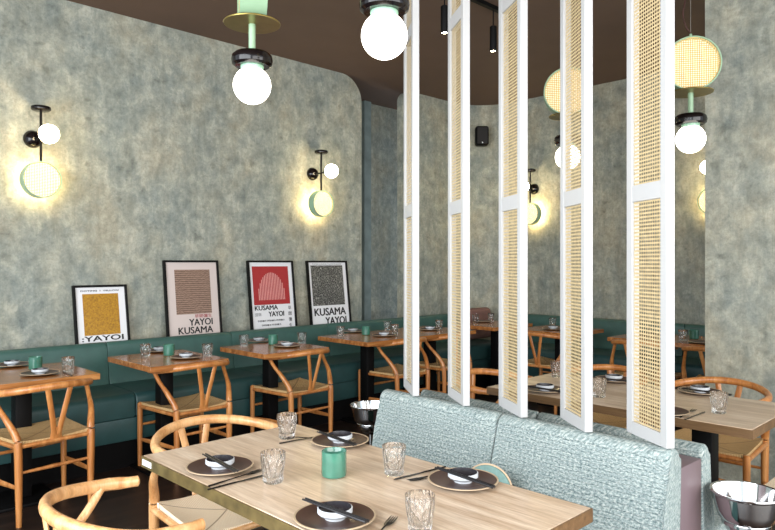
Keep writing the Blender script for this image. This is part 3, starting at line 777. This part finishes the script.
# front table
setting_px(220, 469, (201, 452), (240, 473), 'nearest the far left corner of the front table')
setting_px(340, 443, (320, 432), (353, 444), 'at the far end of the front table, behind the candle')
setting_px(463, 483, (436, 467), (494, 487), 'nearest the tweed booth on the front table')
setting_px(335, 520, (305, 499), (366, 521), 'cut by the bottom edge on the front table')
put2('fork', (209, 487), (262, 471), 'dark fork left of the nearest tumbler on the front table')
put2('knife', (214, 489), (264, 476), 'dark knife beside the fork, left of the nearest tumbler')
put2('knife', (291, 442), (318, 437), 'dark knife by the far end plate of the front table')
put2('fork', (296, 438), (322, 440), 'dark fork by the far end plate of the front table')
put2('knife', (440, 469), (400, 479), 'dark knife left of the plate nearest the booth')
put2('fork', (450, 473), (418, 480), 'dark fork partly under the rim of the plate nearest the booth')
put2('fork', (368, 545), (392, 521), 'dark fork at the bottom edge right of the nearest plate')
put('tumbler', 273, 482, 'cut glass tumbler in front of the candle left side, nearest the brass edge')
put('tumbler', 287, 438, 'cut glass tumbler at the far left end of the front table')
put('tumbler', 394, 474, 'cut glass tumbler between teal candle holder and booth on the front table')
put('tumbler', 420, 531, 'cut glass tumbler cut by the bottom edge of the photo')
put('candle', 334, 476, 'teal green candle holder in the middle of the front table')
# right table
setting_px(545, 391, (528, 386), (563, 392), 'on the right table seen between third and fourth panels')
setting_px(614, 381, (600, 378), (626, 381), 'on the right table seen left of the fifth panel')
setting_px(700, 393, (681, 388), (732, 395), 'on the right table before the chair by the right wall')
put('plate', 664, 413, 'brown stoneware plate half hidden by the fifth screen panel')
put2('fork', (676, 420), (699, 408), 'dark fork on the right table beside the fifth screen panel')
put2('knife', (684, 420.5), (706, 412), 'dark knife on the right table beside the fork')
put('tumbler', 719, 413, 'cut glass tumbler on the right end of the right table')
put('tumbler', 557, 377, 'cut glass tumbler on the right table touching the fourth panel edge')
put('tumbler', 599, 397, 'cut glass tumbler seen between fourth and fifth screen panels')
# wall tables
L1 = 'on the wall table at the left edge'; L2 = 'on the table between yellow and blush posters'; L3 = 'on the table before the crimson poster'; L4 = 'on the long wall table'
setting(12, 366, 'at the back ' + L1); setting(40, 374.5, 'at the front ' + L1); put('candle', 35.5, 369.5, 'teal candle holder ' + L1); put('tumbler', 68, 372, 'cut glass tumbler ' + L1)
put2('knife', (60, 371), (76, 378), 'dark knife by the tumbler ' + L1)
put('tumbler', 145.5, 357, 'left one of two cut glass tumblers ' + L2); setting(160, 351.5, 'at the back ' + L2); put('candle', 169, 355.5, 'teal candle holder ' + L2)
setting(186, 358, 'at the front ' + L2); put('tumbler', 207.5, 356.5, 'right one of two cut glass tumblers ' + L2)
put('tumbler', 244, 346.5, 'left one of two cut glass tumblers ' + L3); setting(259, 341.5, 'at the back ' + L3); put('candle', 273, 344.5, 'teal candle holder ' + L3)
setting(287, 346.5, 'at the front ' + L3); put('tumbler', 302, 343.5, 'right one of two cut glass tumblers ' + L3)
put('tumbler', 340.5, 336.5, 'leftmost cut glass tumbler ' + L4); setting(353, 332, 'at the back left ' + L4); put('candle', 366, 335, 'teal candle holder ' + L4)
setting(384, 336, 'at the front, by two tumblers ' + L4); put('tumbler', 387.5, 330.5, 'back one of the tumbler pair ' + L4 + ' left of the first panel'); put('tumbler', 394.8, 334, 'front one of the tumbler pair ' + L4 + ' left of the first panel')
setting(430, 330, 'right of the first screen panel ' + L4); put('tumbler', 439, 329, 'cut glass tumbler right of the first screen panel ' + L4)
# far tables
put('tumbler', 475.5, 322.5, 'left cut glass tumbler on the farthest corner table'); put('plate', 483, 322, 'brown plate on the farthest corner table'); put('tumbler', 491, 321, 'right cut glass tumbler on the farthest corner table')
put('tumbler', 552.5, 326.5, 'cut glass tumbler on the far wall table between third and fourth panels'); setting(553, 329.5, 'on the far wall table between third and fourth panels')
put('tumbler', 683, 340.5, 'cut glass tumbler on the far wall table right of fifth panel'); put('candle', 694, 339, 'dark teal candle holder on the far wall table, right of the fifth panel')
put('plate', 702, 343, 'brown plate on the far wall table beside the right wall edge')

# ------------------------------------------------------------ light and camera
W = bpy.data.worlds.new('World'); bpy.context.scene.world = W; W.use_nodes = True
bg = W.node_tree.nodes['Background']; bg.inputs[0].default_value = (.80, .90, 1.0, 1); bg.inputs[1].default_value = 1.35
def area(name, loc, rot, sx, sy, power, col):
    l = bpy.data.lights.new(name, 'AREA'); l.shape = 'RECTANGLE'; l.size = sx; l.size_y = sy; l.energy = power; l.color = col
    o = bpy.data.objects.new(name, l); C.objects.link(o); o.location = loc; o.rotation_euler = rot; return o
area('window_daylight_front', (1.2, -2.0, 1.7), (math.radians(90), 0, 0), 4.5, 2.4, 160, (1, .97, .93))
area('window_daylight_side', (-1.4, 1.0, 1.8), (math.radians(90), 0, math.radians(-90)), 4.0, 2.4, 210, (.92, .96, 1))

cam = bpy.data.cameras.new('Camera'); co = bpy.data.objects.new('Camera', cam); C.objects.link(co)
cam.sensor_width = 36; cam.lens = 36 * FPX / 775; cam.shift_y = -(265 - HY) / 775; cam.clip_start = .05
co.location = (0, 0, EYE); co.rotation_euler = (PI / 2, 0, -math.atan2(FX, FY))
S = bpy.context.scene; S.camera = co
S.view_settings.view_transform = 'Standard'; S.view_settings.look = 'None'; S.view_settings.exposure = 0.35; S.view_settings.gamma = 1
S.cycles.use_denoising = True; S.cycles.max_bounces = 8; S.cycles.transparent_max_bounces = 16; S.cycles.sample_clamp_indirect = 6
